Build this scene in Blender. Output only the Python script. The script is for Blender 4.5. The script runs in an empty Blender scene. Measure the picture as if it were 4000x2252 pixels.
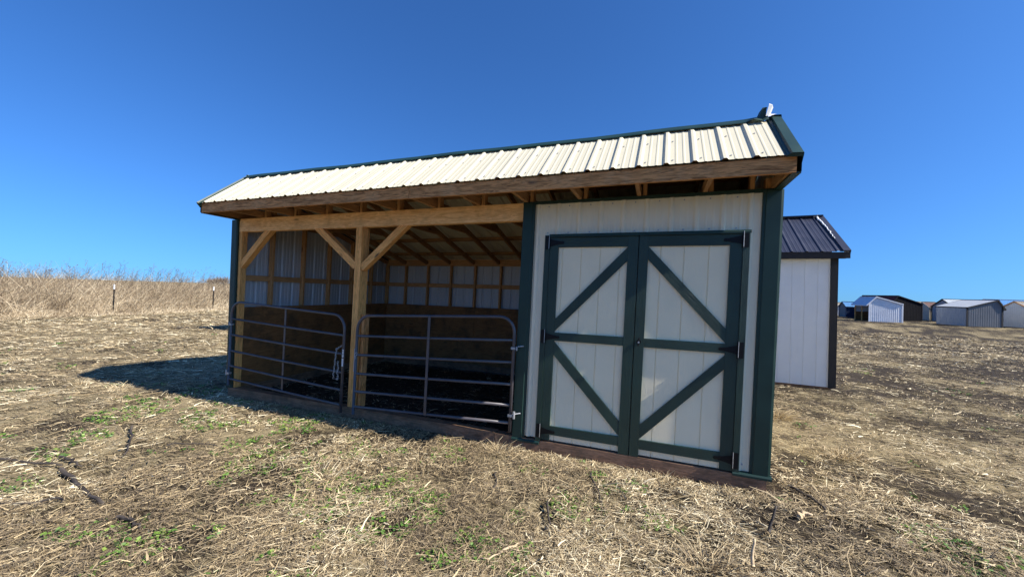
import bpy, math, random
import numpy as np
from mathutils import Vector, Matrix
random.seed(7); RNG = np.random.default_rng(11)
SC = bpy.context.scene; COL = SC.collection
CAM = (6.3252, -4.175, 1.6347)

# ------------------------------------------------------------------ materials
def new_mat(name):
    m = bpy.data.materials.new(name); m.use_nodes = True
    nt = m.node_tree; b = nt.nodes['Principled BSDF']
    return m, nt, b
def N(nt, t, **kw):
    n = nt.nodes.new(t)
    for k, v in kw.items():
        if k in n.inputs: n.inputs[k].default_value = v
        else: setattr(n, k, v)
    return n
def ramp(nt, stops, interp='LINEAR'):
    r = nt.nodes.new('ShaderNodeValToRGB'); cr = r.color_ramp; cr.interpolation = interp
    while len(cr.elements) < len(stops): cr.elements.new(0.5)
    for e, (p, c) in zip(cr.elements, stops): e.position = p; e.color = (c[0], c[1], c[2], 1)
    return r
def painted(name, col, rough=.45, var=.12, scale=3., bump=0., spec=.5, dirt=None, metallic=0.):
    m, nt, b = new_mat(name); L = nt.links
    tc = N(nt, 'ShaderNodeTexCoord'); no = N(nt, 'ShaderNodeTexNoise', Scale=scale, Detail=6.)
    L.new(tc.outputs['Object'], no.inputs['Vector'])
    d = [c*(1-var) for c in col]; h = [min(1, c*(1+var)) for c in col]
    r = ramp(nt, [(.3, d), (.7, h)]); L.new(no.outputs['Fac'], r.inputs['Fac']); out = r.outputs['Color']
    if dirt:
        n2 = N(nt, 'ShaderNodeTexNoise', Scale=9., Detail=8., Roughness=.7); mp = N(nt, 'ShaderNodeMapping'); mp.inputs['Scale'].default_value = (1, 1, .25)
        L.new(tc.outputs['Object'], mp.inputs['Vector']); L.new(mp.outputs[0], n2.inputs['Vector'])
        r2 = ramp(nt, [(.5, (0, 0, 0)), (.75, (1, 1, 1))]); L.new(n2.outputs['Fac'], r2.inputs['Fac'])
        sx = N(nt, 'ShaderNodeMath', operation='MULTIPLY'); sx.inputs[1].default_value = dirt[3]; L.new(r2.outputs['Color'], sx.inputs[0])
        mx = N(nt, 'ShaderNodeMix', data_type='RGBA'); L.new(sx.outputs[0], mx.inputs['Factor']); L.new(out, mx.inputs['A']); mx.inputs['B'].default_value = (*dirt[:3], 1)
        out = mx.outputs['Result']
    L.new(out, b.inputs['Base Color'])
    b.inputs['Roughness'].default_value = rough; b.inputs['Specular IOR Level'].default_value = spec; b.inputs['Metallic'].default_value = metallic
    rr = N(nt, 'ShaderNodeMapRange'); rr.inputs['To Min'].default_value = rough*.8; rr.inputs['To Max'].default_value = min(1, rough*1.25)
    L.new(no.outputs['Fac'], rr.inputs['Value']); L.new(rr.outputs[0], b.inputs['Roughness'])
    if bump:
        n3 = N(nt, 'ShaderNodeTexNoise', Scale=1.6, Detail=2.)
        L.new(tc.outputs['Object'], n3.inputs['Vector'])
        bp = N(nt, 'ShaderNodeBump', Distance=bump, Strength=.6); L.new(n3.outputs['Fac'], bp.inputs['Height']); L.new(bp.outputs[0], b.inputs['Normal'])
    return m
def wood(name, light, dark, knot=(.12, .06, .03), rough=.75, stain=None, bump=.0015):
    """boards: UV runs along the board in metres"""
    m, nt, b = new_mat(name); L = nt.links
    uv = N(nt, 'ShaderNodeTexCoord')
    mp = N(nt, 'ShaderNodeMapping'); mp.inputs['Scale'].default_value = (1.1, 13, 1); L.new(uv.outputs['UV'], mp.inputs['Vector'])
    no = N(nt, 'ShaderNodeTexNoise', Scale=2.2, Detail=7., Roughness=.62, Distortion=.9); L.new(mp.outputs[0], no.inputs['Vector'])
    mpk = N(nt, 'ShaderNodeMapping'); mpk.inputs['Scale'].default_value = (1.6, 5.2, 1); L.new(uv.outputs['UV'], mpk.inputs['Vector'])
    vo = N(nt, 'ShaderNodeTexVoronoi', Scale=1.15); L.new(mpk.outputs[0], vo.inputs['Vector'])
    # growth rings bent round the knots
    ad = N(nt, 'ShaderNodeMath', operation='MULTIPLY_ADD'); L.new(vo.outputs['Distance'], ad.inputs[0]); ad.inputs[1].default_value = .7; L.new(no.outputs['Fac'], ad.inputs[2])
    sn = N(nt, 'ShaderNodeMath', operation='MULTIPLY'); L.new(ad.outputs[0], sn.inputs[0]); sn.inputs[1].default_value = 34.
    si = N(nt, 'ShaderNodeMath', operation='SINE'); L.new(sn.outputs[0], si.inputs[0])
    a2 = N(nt, 'ShaderNodeMath', operation='MULTIPLY_ADD'); L.new(si.outputs[0], a2.inputs[0]); a2.inputs[1].default_value = .16; L.new(no.outputs['Fac'], a2.inputs[2])
    r = ramp(nt, [(.25, dark), (.62, light), (.85, [c*1.12 for c in light])]); L.new(a2.outputs[0], r.inputs['Fac'])
    rk = ramp(nt, [(.05, (1, 1, 1)), (.13, (0, 0, 0))]); L.new(vo.outputs['Distance'], rk.inputs['Fac'])
    mx = N(nt, 'ShaderNodeMix', data_type='RGBA'); L.new(rk.outputs['Color'], mx.inputs['Factor']); L.new(r.outputs['Color'], mx.inputs['A']); mx.inputs['B'].default_value = (*knot, 1)
    out = mx.outputs['Result']
    if stain:
        n2 = N(nt, 'ShaderNodeTexNoise', Scale=3.3, Detail=8., Roughness=.7); L.new(uv.outputs['Object'], n2.inputs['Vector'])
        r2 = ramp(nt, [(.48, (0, 0, 0)), (.66, (stain[3],)*3)]); L.new(n2.outputs['Fac'], r2.inputs['Fac'])
        m2 = N(nt, 'ShaderNodeMix', data_type='RGBA'); L.new(r2.outputs['Color'], m2.inputs['Factor']); L.new(out, m2.inputs['A']); m2.inputs['B'].default_value = (*stain[:3], 1)
        out = m2.outputs['Result']
    L.new(out, b.inputs['Base Color']); b.inputs['Roughness'].default_value = rough; b.inputs['Specular IOR Level'].default_value = .25
    bp = N(nt, 'ShaderNodeBump', Distance=bump, Strength=.7); L.new(a2.outputs[0], bp.inputs['Height']); L.new(bp.outputs[0], b.inputs['Normal'])
    return m
def embossed(name, col, rough=.5, var=.12, ax=None, grain=.0012, dirt=None):
    """paint over rough-sawn board; grain along the UV u axis (metres)"""
    m, nt, b = new_mat(name); L = nt.links
    uv = N(nt, 'ShaderNodeTexCoord'); mp = N(nt, 'ShaderNodeMapping'); mp.inputs['Scale'].default_value = (6, 95, 1); L.new(uv.outputs['UV'], mp.inputs['Vector'])
    no = N(nt, 'ShaderNodeTexNoise', Scale=1., Detail=5., Roughness=.6, Distortion=1.4); L.new(mp.outputs[0], no.inputs['Vector'])
    n2 = N(nt, 'ShaderNodeTexNoise', Scale=4., Detail=7.); L.new(uv.outputs['Object'], n2.inputs['Vector'])
    r = ramp(nt, [(.3, [c*(1-var) for c in col]), (.7, [min(1, c*(1+var)) for c in col])]); L.new(n2.outputs['Fac'], r.inputs['Fac'])
    out = r.outputs['Color']
    if dirt:
        n4 = N(nt, 'ShaderNodeTexNoise', Scale=150., Detail=4.); L.new(uv.outputs['Object'], n4.inputs['Vector'])
        sp = N(nt, 'ShaderNodeSeparateXYZ'); L.new(uv.outputs['Object'], sp.inputs[0])
        mr = N(nt, 'ShaderNodeMapRange'); mr.inputs['From Min'].default_value = .45; mr.inputs['From Max'].default_value = -.05; mr.inputs['To Max'].default_value = .32
        L.new(sp.outputs['Z'], mr.inputs['Value'])
        a = N(nt, 'ShaderNodeMath', operation='ADD'); L.new(n4.outputs['Fac'], a.inputs[0]); L.new(mr.outputs[0], a.inputs[1])
        r4 = ramp(nt, [(.74, (0, 0, 0)), (1., (.4, .4, .4))]); L.new(a.outputs[0], r4.inputs['Fac'])
        m4 = N(nt, 'ShaderNodeMix', data_type='RGBA'); L.new(r4.outputs['Color'], m4.inputs['Factor']); L.new(out, m4.inputs['A']); m4.inputs['B'].default_value = (*dirt, 1); out = m4.outputs['Result']
    L.new(out, b.inputs['Base Color']); b.inputs['Roughness'].default_value = rough
    r3 = ramp(nt, [(.42, (0, 0, 0)), (.6, (1, 1, 1))]); L.new(no.outputs['Fac'], r3.inputs['Fac'])
    bp = N(nt, 'ShaderNodeBump', Distance=grain, Strength=.8); L.new(r3.outputs['Color'], bp.inputs['Height']); L.new(bp.outputs[0], b.inputs['Normal'])
    return m
def blades(name, stops, rough=.7, trans=.15, spec=.3):
    m, nt, b = new_mat(name); L = nt.links
    at = N(nt, 'ShaderNodeAttribute', attribute_name='rnd')
    r = ramp(nt, stops); L.new(at.outputs['Fac'], r.inputs['Fac']); L.new(r.outputs['Color'], b.inputs['Base Color'])
    b.inputs['Roughness'].default_value = rough; b.inputs['Specular IOR Level'].default_value = spec
    return m

M = {}
M['roof'] = painted('cream_roof_metal', (.60, .55, .405), .55, .025, 2., bump=.006, spec=.4)
M['siding'] = painted('cream_wall_metal', (.80, .71, .52), .42, .03, 2., bump=.006, dirt=(.40, .36, .29, .22))
M['siding_in'] = painted('pale_metal_backside', (.50, .52, .55), .4, .05, 2., bump=.006)
M['green'] = painted('green_trim_metal', (.013, .038, .031), .45, .14, 4., bump=.004, spec=.35)
M['green_board'] = embossed('green_painted_board', (.012, .036, .027), .5, .18, grain=.0009)
M['door_panel'] = embossed('cream_door_board', (.88, .77, .54), .55, .03, grain=.0007, dirt=(.2, .15, .1))
M['beam'] = wood('fresh_pine', (.96, .58, .26), (.72, .37, .13), stain=(.36, .18, .07, .4))
M['stud'] = wood('pine_framing', (.58, .31, .13), (.42, .21, .08))
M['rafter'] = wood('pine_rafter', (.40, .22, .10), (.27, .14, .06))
M['post'] = wood('treated_post', (.86, .43, .14), (.56, .27, .08))
M['fascia'] = wood('weathered_fascia', (.62, .29, .105), (.22, .095, .03), stain=(.62, .38, .19, .35))
M['skid'] = wood('treated_skid', (.29, .165, .10), (.15, .085, .05), stain=(.09, .065, .045, .8))
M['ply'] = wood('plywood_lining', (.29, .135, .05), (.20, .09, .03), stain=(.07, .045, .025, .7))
M['tube'] = painted('bronze_gate_tube', (.066, .060, .070), .36, .2, 6., spec=.6)
M['steel'] = painted('zinc_plate', (.40, .41, .43), .5, .15, 30., metallic=.6)
M['tagw'] = painted('white_tag', (.60, .61, .62), .5, .05, 9.)
M['black'] = painted('black_hardware', (.004, .004, .005), .5, .2, 20., spec=.25)
M['dark'] = painted('dark_lining', (.05, .04, .035), .9, .2, 5.)
M['white_board'] = embossed('white_siding_board', (.72, .735, .72), .5, .03, grain=.0008, dirt=(.3, .26, .2))
M['black_trim'] = embossed('black_trim_board', (.010, .008, .009), .7, .2)
M['char_roof'] = painted('charcoal_roof_metal', (.026, .030, .052), .5, .15, 3., bump=.006, spec=.3)
M['sealant'] = painted('white_sealant', (.75, .75, .72), .6, .05, 9.)

# ------------------------------------------------------------------ mesh helpers
class MB:
    def __init__(s): s.v = []; s.f = []; s.uv = []
    def quad(s, a, b, c, d, uvs=None):
        i = len(s.v); s.v += [tuple(a), tuple(b), tuple(c), tuple(d)]; s.f.append((i, i+1, i+2, i+3))
        s.uv += uvs or [(0, 0), (1, 0), (1, 1), (0, 1)]
    def poly(s, pts, uvs=None):
        i = len(s.v); s.v += [tuple(p) for p in pts]; s.f.append(tuple(range(i, i+len(pts)))); s.uv += uvs or [(p[0], p[2]) for p in pts]
    def bar(s, p0, p1, w, h, up=(0, 0, 1), taper=1., cut0=0., cut1=0.):
        """board from p0 to p1 (axis through its centre); h along up, w across"""
        p0 = Vector(p0); p1 = Vector(p1); a = (p1-p0); ln = a.length; a.normalize(); up = Vector(up)
        sd = a.cross(up).normalized(); u = sd.cross(a).normalized()
        ou, ov = random.random()*40, random.random()*40
        def P(t, i, j): 
            k = 1. if t == 0 else taper
            base = p0 if t == 0 else p1
            sl = (cut0 if t == 0 else cut1)*(1 if j > 0 else -1)
            return base + a*sl + sd*(i*w/2*k) + u*(j*h/2*k)
        c = {(t, i, j): P(t, i, j) for t in (0, 1) for i in (-1, 1) for j in (-1, 1)}
        def q(k, du, dv, o):
            s.quad(*[c[x] for x in k], [(ou+uu*du, ov+o+vv*dv) for uu, vv in ((0, 0), (1, 0), (1, 1), (0, 1))])
        q([(0, 1, -1), (1, 1, -1), (1, 1, 1), (0, 1, 1)], ln, h, 0)
        q([(1, -1, -1), (0, -1, -1), (0, -1, 1), (1, -1, 1)], ln, h, .7)
        q([(0, -1, 1), (0, 1, 1), (1, 1, 1), (1, -1, 1)][::1], w, ln, 1.5) if False else s.quad(c[(0, -1, 1)], c[(0, 1, 1)], c[(1, 1, 1)], c[(1, -1, 1)], [(ou, ov+1.5), (ou, ov+1.5+w), (ou+ln, ov+1.5+w), (ou+ln, ov+1.5)])
        s.quad(c[(0, 1, -1)], c[(0, -1, -1)], c[(1, -1, -1)], c[(1, 1, -1)], [(ou, ov+2.3), (ou, ov+2.3+w), (ou+ln, ov+2.3+w), (ou+ln, ov+2.3)])
        s.quad(c[(0, -1, -1)], c[(0, 1, -1)], c[(0, 1, 1)], c[(0, -1, 1)], [(ou, ov), (ou+w, ov), (ou+w, ov+h), (ou, ov+h)])
        s.quad(c[(1, 1, -1)], c[(1, -1, -1)], c[(1, -1, 1)], c[(1, 1, 1)], [(ou, ov), (ou+w, ov), (ou+w, ov+h), (ou, ov+h)])
        return s
    def box(s, x0, x1, y0, y1, z0, z1):
        dx, dy, dz = x1-x0, y1-y0, z1-z0; cx, cy, cz = (x0+x1)/2, (y0+y1)/2, (z0+z1)/2
        if dz >= dx and dz >= dy: s.bar((cx, cy, z0), (cx, cy, z1), dx if True else 0, dy, up=(0, 1, 0))
        elif dx >= dy: s.bar((x0, cy, cz), (x1, cy, cz), dy, dz)
        else: s.bar((cx, y0, cz), (cx, y1, cz), dx, dz)
        return s
    def tube(s, pts, r, n=10, closed=False, r1=None):
        pts = [Vector(p) for p in pts]; k = len(pts); rings = []
        ref = None
        for i, p in enumerate(pts):
            if closed: d = pts[(i+1) % k]-pts[i-1]
            else: d = pts[min(i+1, k-1)]-pts[max(i-1, 0)]
            d.normalize()
            if ref is None: ref = d.orthogonal().normalized()
            sd = (ref-d*ref.dot(d)).normalized(); ref = sd; bi = d.cross(sd)
            rr = r if r1 is None else r+(r1-r)*i/max(1, k-1)
            rings.append([p+sd*math.cos(2*math.pi*j/n)*rr+bi*math.sin(2*math.pi*j/n)*rr for j in range(n)])
        base = len(s.v)
        for rg in rings: s.v += [tuple(q) for q in rg]
        m = k if closed else k-1
        for i in range(m):
            for j in range(n):
                a = base+i*n+j; b = base+i*n+(j+1) % n; c = base+((i+1) % k)*n+(j+1) % n; d = base+((i+1) % k)*n+j
                s.f.append((a, b, c, d)); s.uv += [(i*.1, j*.1)]*4
        if not closed:
            for rg, o in ((rings[0], 0), (rings[-1], (k-1)*n)):
                s.f.append(tuple(base+o+j for j in range(n))); s.uv += [(0, 0)]*n
        return s
    def extrude(s, prof, path0, path1):
        """sweep an open 2-D outline given as 3-D points at both ends"""
        acc = 0
        for i in range(len(prof[0])-1):
            a, b = Vector(prof[0][i]), Vector(prof[0][i+1]); c, d = Vector(prof[1][i+1]), Vector(prof[1][i])
            w = (b-a).length; ln = (d-a).length
            s.quad(a, b, c, d, [(0, acc), (0, acc+w), (ln, acc+w), (ln, acc)]); acc += w
        return s
    def build(s, name, mat, parent=None, warp=None, smooth=False, origin=None):
        v = s.v
        if warp: v = [warp(*p) for p in v]
        o = Vector(origin) if origin is not None else (Vector(parent['o']) if parent is not None and 'o' in parent else Vector((0, 0, 0)))
        v = [(p[0]-o[0], p[1]-o[1], p[2]-o[2]) for p in v]
        me = bpy.data.meshes.new(name); me.from_pydata(v, [], s.f); me.update()
        ul = me.uv_layers.new(name='UVMap'); flat = [c for u in s.uv for c in u]
        if len(flat) == 2*len(me.loops): ul.data.foreach_set('uv', flat)
        me.materials.append(mat)
        if smooth: me.polygons.foreach_set('use_smooth', [True]*len(me.polygons))
        ob = bpy.data.objects.new(name, me); COL.objects.link(ob)
        if parent is not None: ob.parent = parent; ORIG[ob.name] = o
        else: ob.location = o
        ob['o'] = tuple(o); 
        return ob
ORIG = {}
def thing(name, label, cat, loc, group=None):
    o = bpy.data.objects.new(name, None); COL.objects.link(o); o.location = loc; o.empty_display_size = .3
    o['label'] = label; o['category'] = cat; o['o'] = tuple(loc)
    if group: o['group'] = group
    return o
def tag(o, label=None, cat=None, group=None, kind=None):
    for k, v in (('label', label), ('category', cat), ('group', group), ('kind', kind)):
        if v: o[k] = v
    return o
def rib_profile(u0, u1, pitch, off, H=.017, mh=.003):
    pts = []
    k = math.floor((u0-off)/pitch)-1
    while off+k*pitch < u1+pitch:
        c = off+k*pitch
        pts += [(c-.030, 0), (c-.012, H), (c+.012, H), (c+.030, 0)]
        for f in (.36, .64):
            m = c+pitch*f; pts += [(m-.013, 0), (m-.006, mh), (m+.006, mh), (m+.013, 0)]
        k += 1
    out = []
    def hh(u):
        for (a, b), (c, d) in zip(pts, pts[1:]):
            if a <= u <= c: return b+(d-b)*(u-a)/(c-a)
        return 0
    out = [(u0, hh(u0))]+[p for p in pts if u0 < p[0] < u1]+[(u1, hh(u1))]
    return out
def ribbed(mb, O, U, V, Nn, u0, u1, v0, v1, pitch=.2286, off=0., H=.0165, mh=.003, segs=1):
    """ribbed sheet; v0, v1 may be functions of u"""
    O, U, V, Nn = Vector(O), Vector(U), Vector(V), Vector(Nn)
    f0 = v0 if callable(v0) else (lambda u: v0); f1 = v1 if callable(v1) else (lambda u: v1)
    pr = rib_profile(u0, u1, pitch, off, H, mh)
    A = [O+U*u+V*f0(u)+Nn*h for u, h in pr]; B = [O+U*u+V*f1(u)+Nn*h for u, h in pr]
    mb.extrude((A, B), None, None)
    return mb

# ------------------------------------------------------------------ terrain height
def _hash(ix, iy, s):
    ix = ix.astype(np.int64); iy = iy.astype(np.int64)
    n = (ix*374761393+iy*668265263+s*1442695041) & 0x7fffffff
    n = ((n ^ (n >> 13))*1274126177) & 0x7fffffff
    return ((n ^ (n >> 16)) & 0xffff)/65535.
def vnoise(x, y, s=0):
    ix, iy = np.floor(x), np.floor(y); fx, fy = x-ix, y-iy
    fx = fx*fx*(3-2*fx); fy = fy*fy*(3-2*fy)
    a = _hash(ix, iy, s); b = _hash(ix+1, iy, s); c = _hash(ix, iy+1, s); d = _hash(ix+1, iy+1, s)
    return (a*(1-fx)+b*fx)*(1-fy)+(c*(1-fx)+d*fx)*fy
def fbm(x, y, f, oc, s=0):
    t = 0; a = 1; tot = 0
    for i in range(oc):
        t = t+a*vnoise(x*f, y*f, s+i); tot += a; a *= .5; f *= 2.03
    return t/tot
def sstep(x):
    x = np.clip(x, 0, 1); return x*x*(3-2*x)
def H(x, y):
    x = np.asarray(x, float); y = np.asarray(y, float)
    r = np.hypot(x-CAM[0], y-CAM[1])
    z = -.135-.80*sstep((r-11)/32)*sstep((x-5)/10)
    near = 1/(1+(r/14)**2)
    amp = .11
    z = z+(fbm(x, y, .35, 3, 1)-.5)*amp*.6
    z = z+(fbm(x, y, 2.6, 3, 9)-.5)*.055+(fbm(x, y, 11., 3, 21)-.5)*.034*near*(.5+fbm(x, y, .6, 2, 60))
    # wheel ruts on the bare right-hand side
    d = (y+.10*(x-8)+.45*np.sin(x*.35))
    for c in (-.75, 1.1):
        z = z-.05*np.exp(-((d-c)/.22)**2)*sstep((x-8.2)/1.5)
    ins = sstep((x+.5)/.6)*sstep((7.9-x)/.6)*sstep((y+.4)/.35)*sstep((4.1-y)/.4)
    z = z*(1-ins)+ins*(-.15+(z+.135)*.35)
    return z
def straw_cover(x, y):
    """0..1 how much dry straw lies here"""
    n = fbm(x, y, .55, 4, 31); n2 = fbm(x, y, 2.4, 3, 41)
    left = sstep((3.5-x)/7); right = sstep((x-6.8)/3.5)
    c = .60+.30*left-.13*right+(n-.5)*1.35+(n2-.5)*1.0
    inside = (x > .05) & (x < 7.3) & (y > .05) & (y < 3.6)
    c = np.where(inside, c*.35, c)
    return np.clip(c, .03, 1)

# ------------------------------------------------------------------ ground sheet
def build_ground():
    fwd = math.atan2(.936, -.353)
    a_in = np.linspace(-1.25, 1.25, 640); a_out = np.linspace(1.25, 2*math.pi-1.25, 70)[1:-1]
    ang = np.concatenate([a_in, a_out])+fwd; na = len(ang)
    rr = [.25]
    while rr[-1] < 4500: rr.append(rr[-1]*(1.0135 if rr[-1] < 40 else 1.06))
    rr = np.array(rr); nr = len(rr)
    X = CAM[0]+rr[:, None]*np.cos(ang)[None]; Y = CAM[1]+rr[:, None]*np.sin(ang)[None]
    Z = H(X, Y)
    far = sstep((rr-400)/2000)[:, None]
    V = np.stack([X, Y, Z], -1).reshape(-1, 3)
    i = np.arange(nr-1)[:, None]*na; j = np.arange(na)[None]; j2 = (j+1) % na
    F = np.stack([i+j, i+na+j, i+na+j2, i+j2], -1).reshape(-1, 4)
    V = np.vstack([V, [[CAM[0], CAM[1], float(H(CAM[0], CAM[1]))]]]); c = len(V)-1
    me = bpy.data.meshes.new('ground')
    tri = np.stack([np.full(na, c), np.arange(na), (np.arange(na)+1) % na], -1)
    nq, nt_ = len(F), len(tri)
    me.vertices.add(len(V)); me.vertices.foreach_set('co', V.ravel())
    me.loops.add(nq*4+nt_*3); me.loops.foreach_set('vertex_index', np.concatenate([F.ravel(), tri.ravel()]).astype(np.int32))
    me.polygons.add(nq+nt_)
    me.polygons.foreach_set('loop_start', np.concatenate([np.arange(nq)*4, nq*4+np.arange(nt_)*3]).astype(np.int32))
    me.polygons.foreach_set('use_smooth', np.ones(nq+nt_, bool))
    me.update(calc_edges=True); me.validate()
    cov = straw_cover(V[:, 0], V[:, 1])
    at = me.attributes.new('cover', 'FLOAT', 'POINT'); at.data.foreach_set('value', cov.astype(np.float32))
    m, nt, b = new_mat('field_soil'); L = nt.links
    tc = N(nt, 'ShaderNodeTexCoord')
    soil_n = N(nt, 'ShaderNodeTexNoise', Scale=14., Detail=8., Roughness=.65); L.new(tc.outputs['Object'], soil_n.inputs['Vector'])
    soil = ramp(nt, [(.3, (.018, .014, .010)), (.55, (.042, .032, .023)), (.8, (.085, .068, .050))]); L.new(soil_n.outputs['Fac'], soil.inputs['Fac'])
    # finely broken straw that the separate pieces lie on
    def streak(rot, sx, sy):
        mp = N(nt, 'ShaderNodeMapping'); mp.inputs['Rotation'].default_value = (0, 0, rot); mp.inputs['Scale'].default_value = (sx, sy, 20)
        L.new(tc.outputs['Object'], mp.inputs['Vector'])
        n = N(nt, 'ShaderNodeTexNoise', Scale=1., Detail=3., Roughness=.6, Distortion=.5); L.new(mp.outputs[0], n.inputs['Vector']); return n
    s1, s2, s3 = streak(.3, 8, 62), streak(1.5, 9, 70), streak(2.5, 7, 55)
    m1 = N(nt, 'ShaderNodeMath', operation='MAXIMUM'); L.new(s1.outputs['Fac'], m1.inputs[0]); L.new(s2.outputs['Fac'], m1.inputs[1])
    m2 = N(nt, 'ShaderNodeMath', operation='MAXIMUM'); L.new(m1.outputs[0], m2.inputs[0]); L.new(s3.outputs['Fac'], m2.inputs[1])
    cv = N(nt, 'ShaderNodeAttribute', attribute_name='cover')
    big = N(nt, 'ShaderNodeTexNoise', Scale=.35, Detail=8., Roughness=.68); L.new(tc.outputs['Object'], big.inputs['Vector'])
    a1 = N(nt, 'ShaderNodeMath', operation='MULTIPLY_ADD'); L.new(cv.outputs['Fac'], a1.inputs[0]); a1.inputs[1].default_value = .26; L.new(m2.outputs[0], a1.inputs[2])
    a2 = N(nt, 'ShaderNodeMath', operation='MULTIPLY_ADD'); L.new(big.outputs['Fac'], a2.inputs[0]); a2.inputs[1].default_value = .35; L.new(a1.outputs[0], a2.inputs[2])
    mid = N(nt, 'ShaderNodeTexNoise', Scale=4.5, Detail=9., Roughness=.8); L.new(tc.outputs['Object'], mid.inputs['Vector'])
    a3 = N(nt, 'ShaderNodeMath', operation='MULTIPLY_ADD'); L.new(mid.outputs['Fac'], a3.inputs[0]); a3.inputs[1].default_value = .45; L.new(a2.outputs[0], a3.inputs[2]); a2 = a3
    rs = ramp(nt, [(1.0, (0, 0, 0)), (1.0, (1, 1, 1))]); rs.color_ramp.elements[0].position = .0; rs.color_ramp.elements[1].position = 1.
    mrr = N(nt, 'ShaderNodeMapRange'); mrr.inputs['From Min'].default_value = 1.09; mrr.inputs['From Max'].default_value = 1.17; L.new(a3.outputs[0], mrr.inputs['Value']); L.new(mrr.outputs[0], rs.inputs['Fac'])
    tn = N(nt, 'ShaderNodeTexNoise', Scale=5., Detail=5.); L.new(tc.outputs['Object'], tn.inputs['Vector'])
    straw = ramp(nt, [(.3, (.16, .125, .072)), (.7, (.32, .26, .155))]); L.new(tn.outputs['Fac'], straw.inputs['Fac'])
    mx = N(nt, 'ShaderNodeMix', data_type='RGBA'); L.new(rs.outputs['Color'], mx.inputs['Factor']); L.new(soil.outputs['Color'], mx.inputs['A']); L.new(straw.outputs['Color'], mx.inputs['B'])
    L.new(mx.outputs['Result'], b.inputs['Base Color']); b.inputs['Roughness'].default_value = .95; b.inputs['Specular IOR Level'].default_value = .1
    bn = N(nt, 'ShaderNodeTexNoise', Scale=30., Detail=9., Roughness=.7); L.new(tc.outputs['Object'], bn.inputs['Vector'])
    ba = N(nt, 'ShaderNodeMath', operation='MULTIPLY_ADD'); L.new(rs.outputs['Color'], ba.inputs[0]); ba.inputs[1].default_value = .5; L.new(bn.outputs['Fac'], ba.inputs[2])
    bp = N(nt, 'ShaderNodeBump', Distance=.03, Strength=.8); L.new(ba.outputs[0], bp.inputs['Height']); L.new(bp.outputs[0], b.inputs['Normal'])
    me.materials.append(m)
    ob = bpy.data.objects.new('ground', me); COL.objects.link(ob)
    tag(ob, 'brown field soil with trampled dry straw around the sheds', 'ground', kind='structure')
build_ground()

# ------------------------------------------------------------------ ribbons (straw, blades, leaves)
def ribbons(name, P0, az, el, ln, wd, bend, roll, mat, rnd, segs=2, taper=.35, bendaz=None, droop=None):
    """n curved ribbons; all arguments are arrays. bend: sideways curl, droop: extra fall with length"""
    n = len(ln); S = segs+1
    t = np.linspace(0, 1, S)[None]                       # n x S
    a = az[:, None]+bend[:, None]*t
    e = el[:, None]+(0*t if droop is None else -droop[:, None]*t)
    dx = np.cos(a)*np.cos(e); dy = np.sin(a)*np.cos(e); dz = np.sin(e)
    step = (ln/segs)[:, None]
    def cum(d):
        c = np.zeros((n, S)); c[:, 1:] = np.cumsum((d[:, :-1]+d[:, 1:])/2*step, 1); return c
    C = np.stack([P0[:, 0:1]+cum(dx), P0[:, 1:2]+cum(dy), P0[:, 2:3]+cum(dz)], -1)
    D = np.stack([dx, dy, dz], -1)
    side = np.stack([-np.sin(a), np.cos(a), np.zeros_like(a)], -1)
    upv = np.cross(D, side)
    sv = side*np.cos(roll)[:, None, None]+upv*np.sin(roll)[:, None, None]
    w = (wd[:, None]/2*(1-(1-taper)*t))[..., None]
    A = C-sv*w; B = C+sv*w
    V = np.stack([A, B], 2).reshape(-1, 3)
    base = (np.arange(n)*S*2)[:, None]; k = (np.arange(segs)*2)[None]
    F = np.stack([base+k, base+k+1, base+k+3, base+k+2], -1).reshape(-1, 4)
    me = bpy.data.meshes.new(name); nf = len(F)
    me.vertices.add(len(V)); me.vertices.foreach_set('co', V.astype(np.float32).ravel())
    me.loops.add(nf*4); me.loops.foreach_set('vertex_index', F.astype(np.int32).ravel())
    me.polygons.add(nf); me.polygons.foreach_set('loop_start', (np.arange(nf)*4).astype(np.int32))
    me.update(calc_edges=True)
    at = me.attributes.new('rnd', 'FLOAT', 'POINT'); at.data.foreach_set('value', np.repeat(rnd, S*2).astype(np.float32))
    me.materials.append(mat)
    ob = bpy.data.objects.new(name, me); COL.objects.link(ob); return ob
STRAW = [(0., (.06, .045, .03)), (.2, (.15, .115, .075)), (.5, (.26, .195, .115)), (.8, (.50, .39, .225)), (1., (.82, .72, .50))]
M['straw'] = blades('dry_straw', STRAW)
M['tall'] = blades('tall_dry_grass', [(0., (.09, .065, .045)), (.3, (.23, .17, .11)), (.7, (.46, .36, .235)), (1., (.68, .57, .40))])
M['leaf'] = blades('clover_leaf', [(0., (.035, .085, .015)), (.5, (.09, .18, .03)), (1., (.24, .31, .06))], rough=.5)

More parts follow.
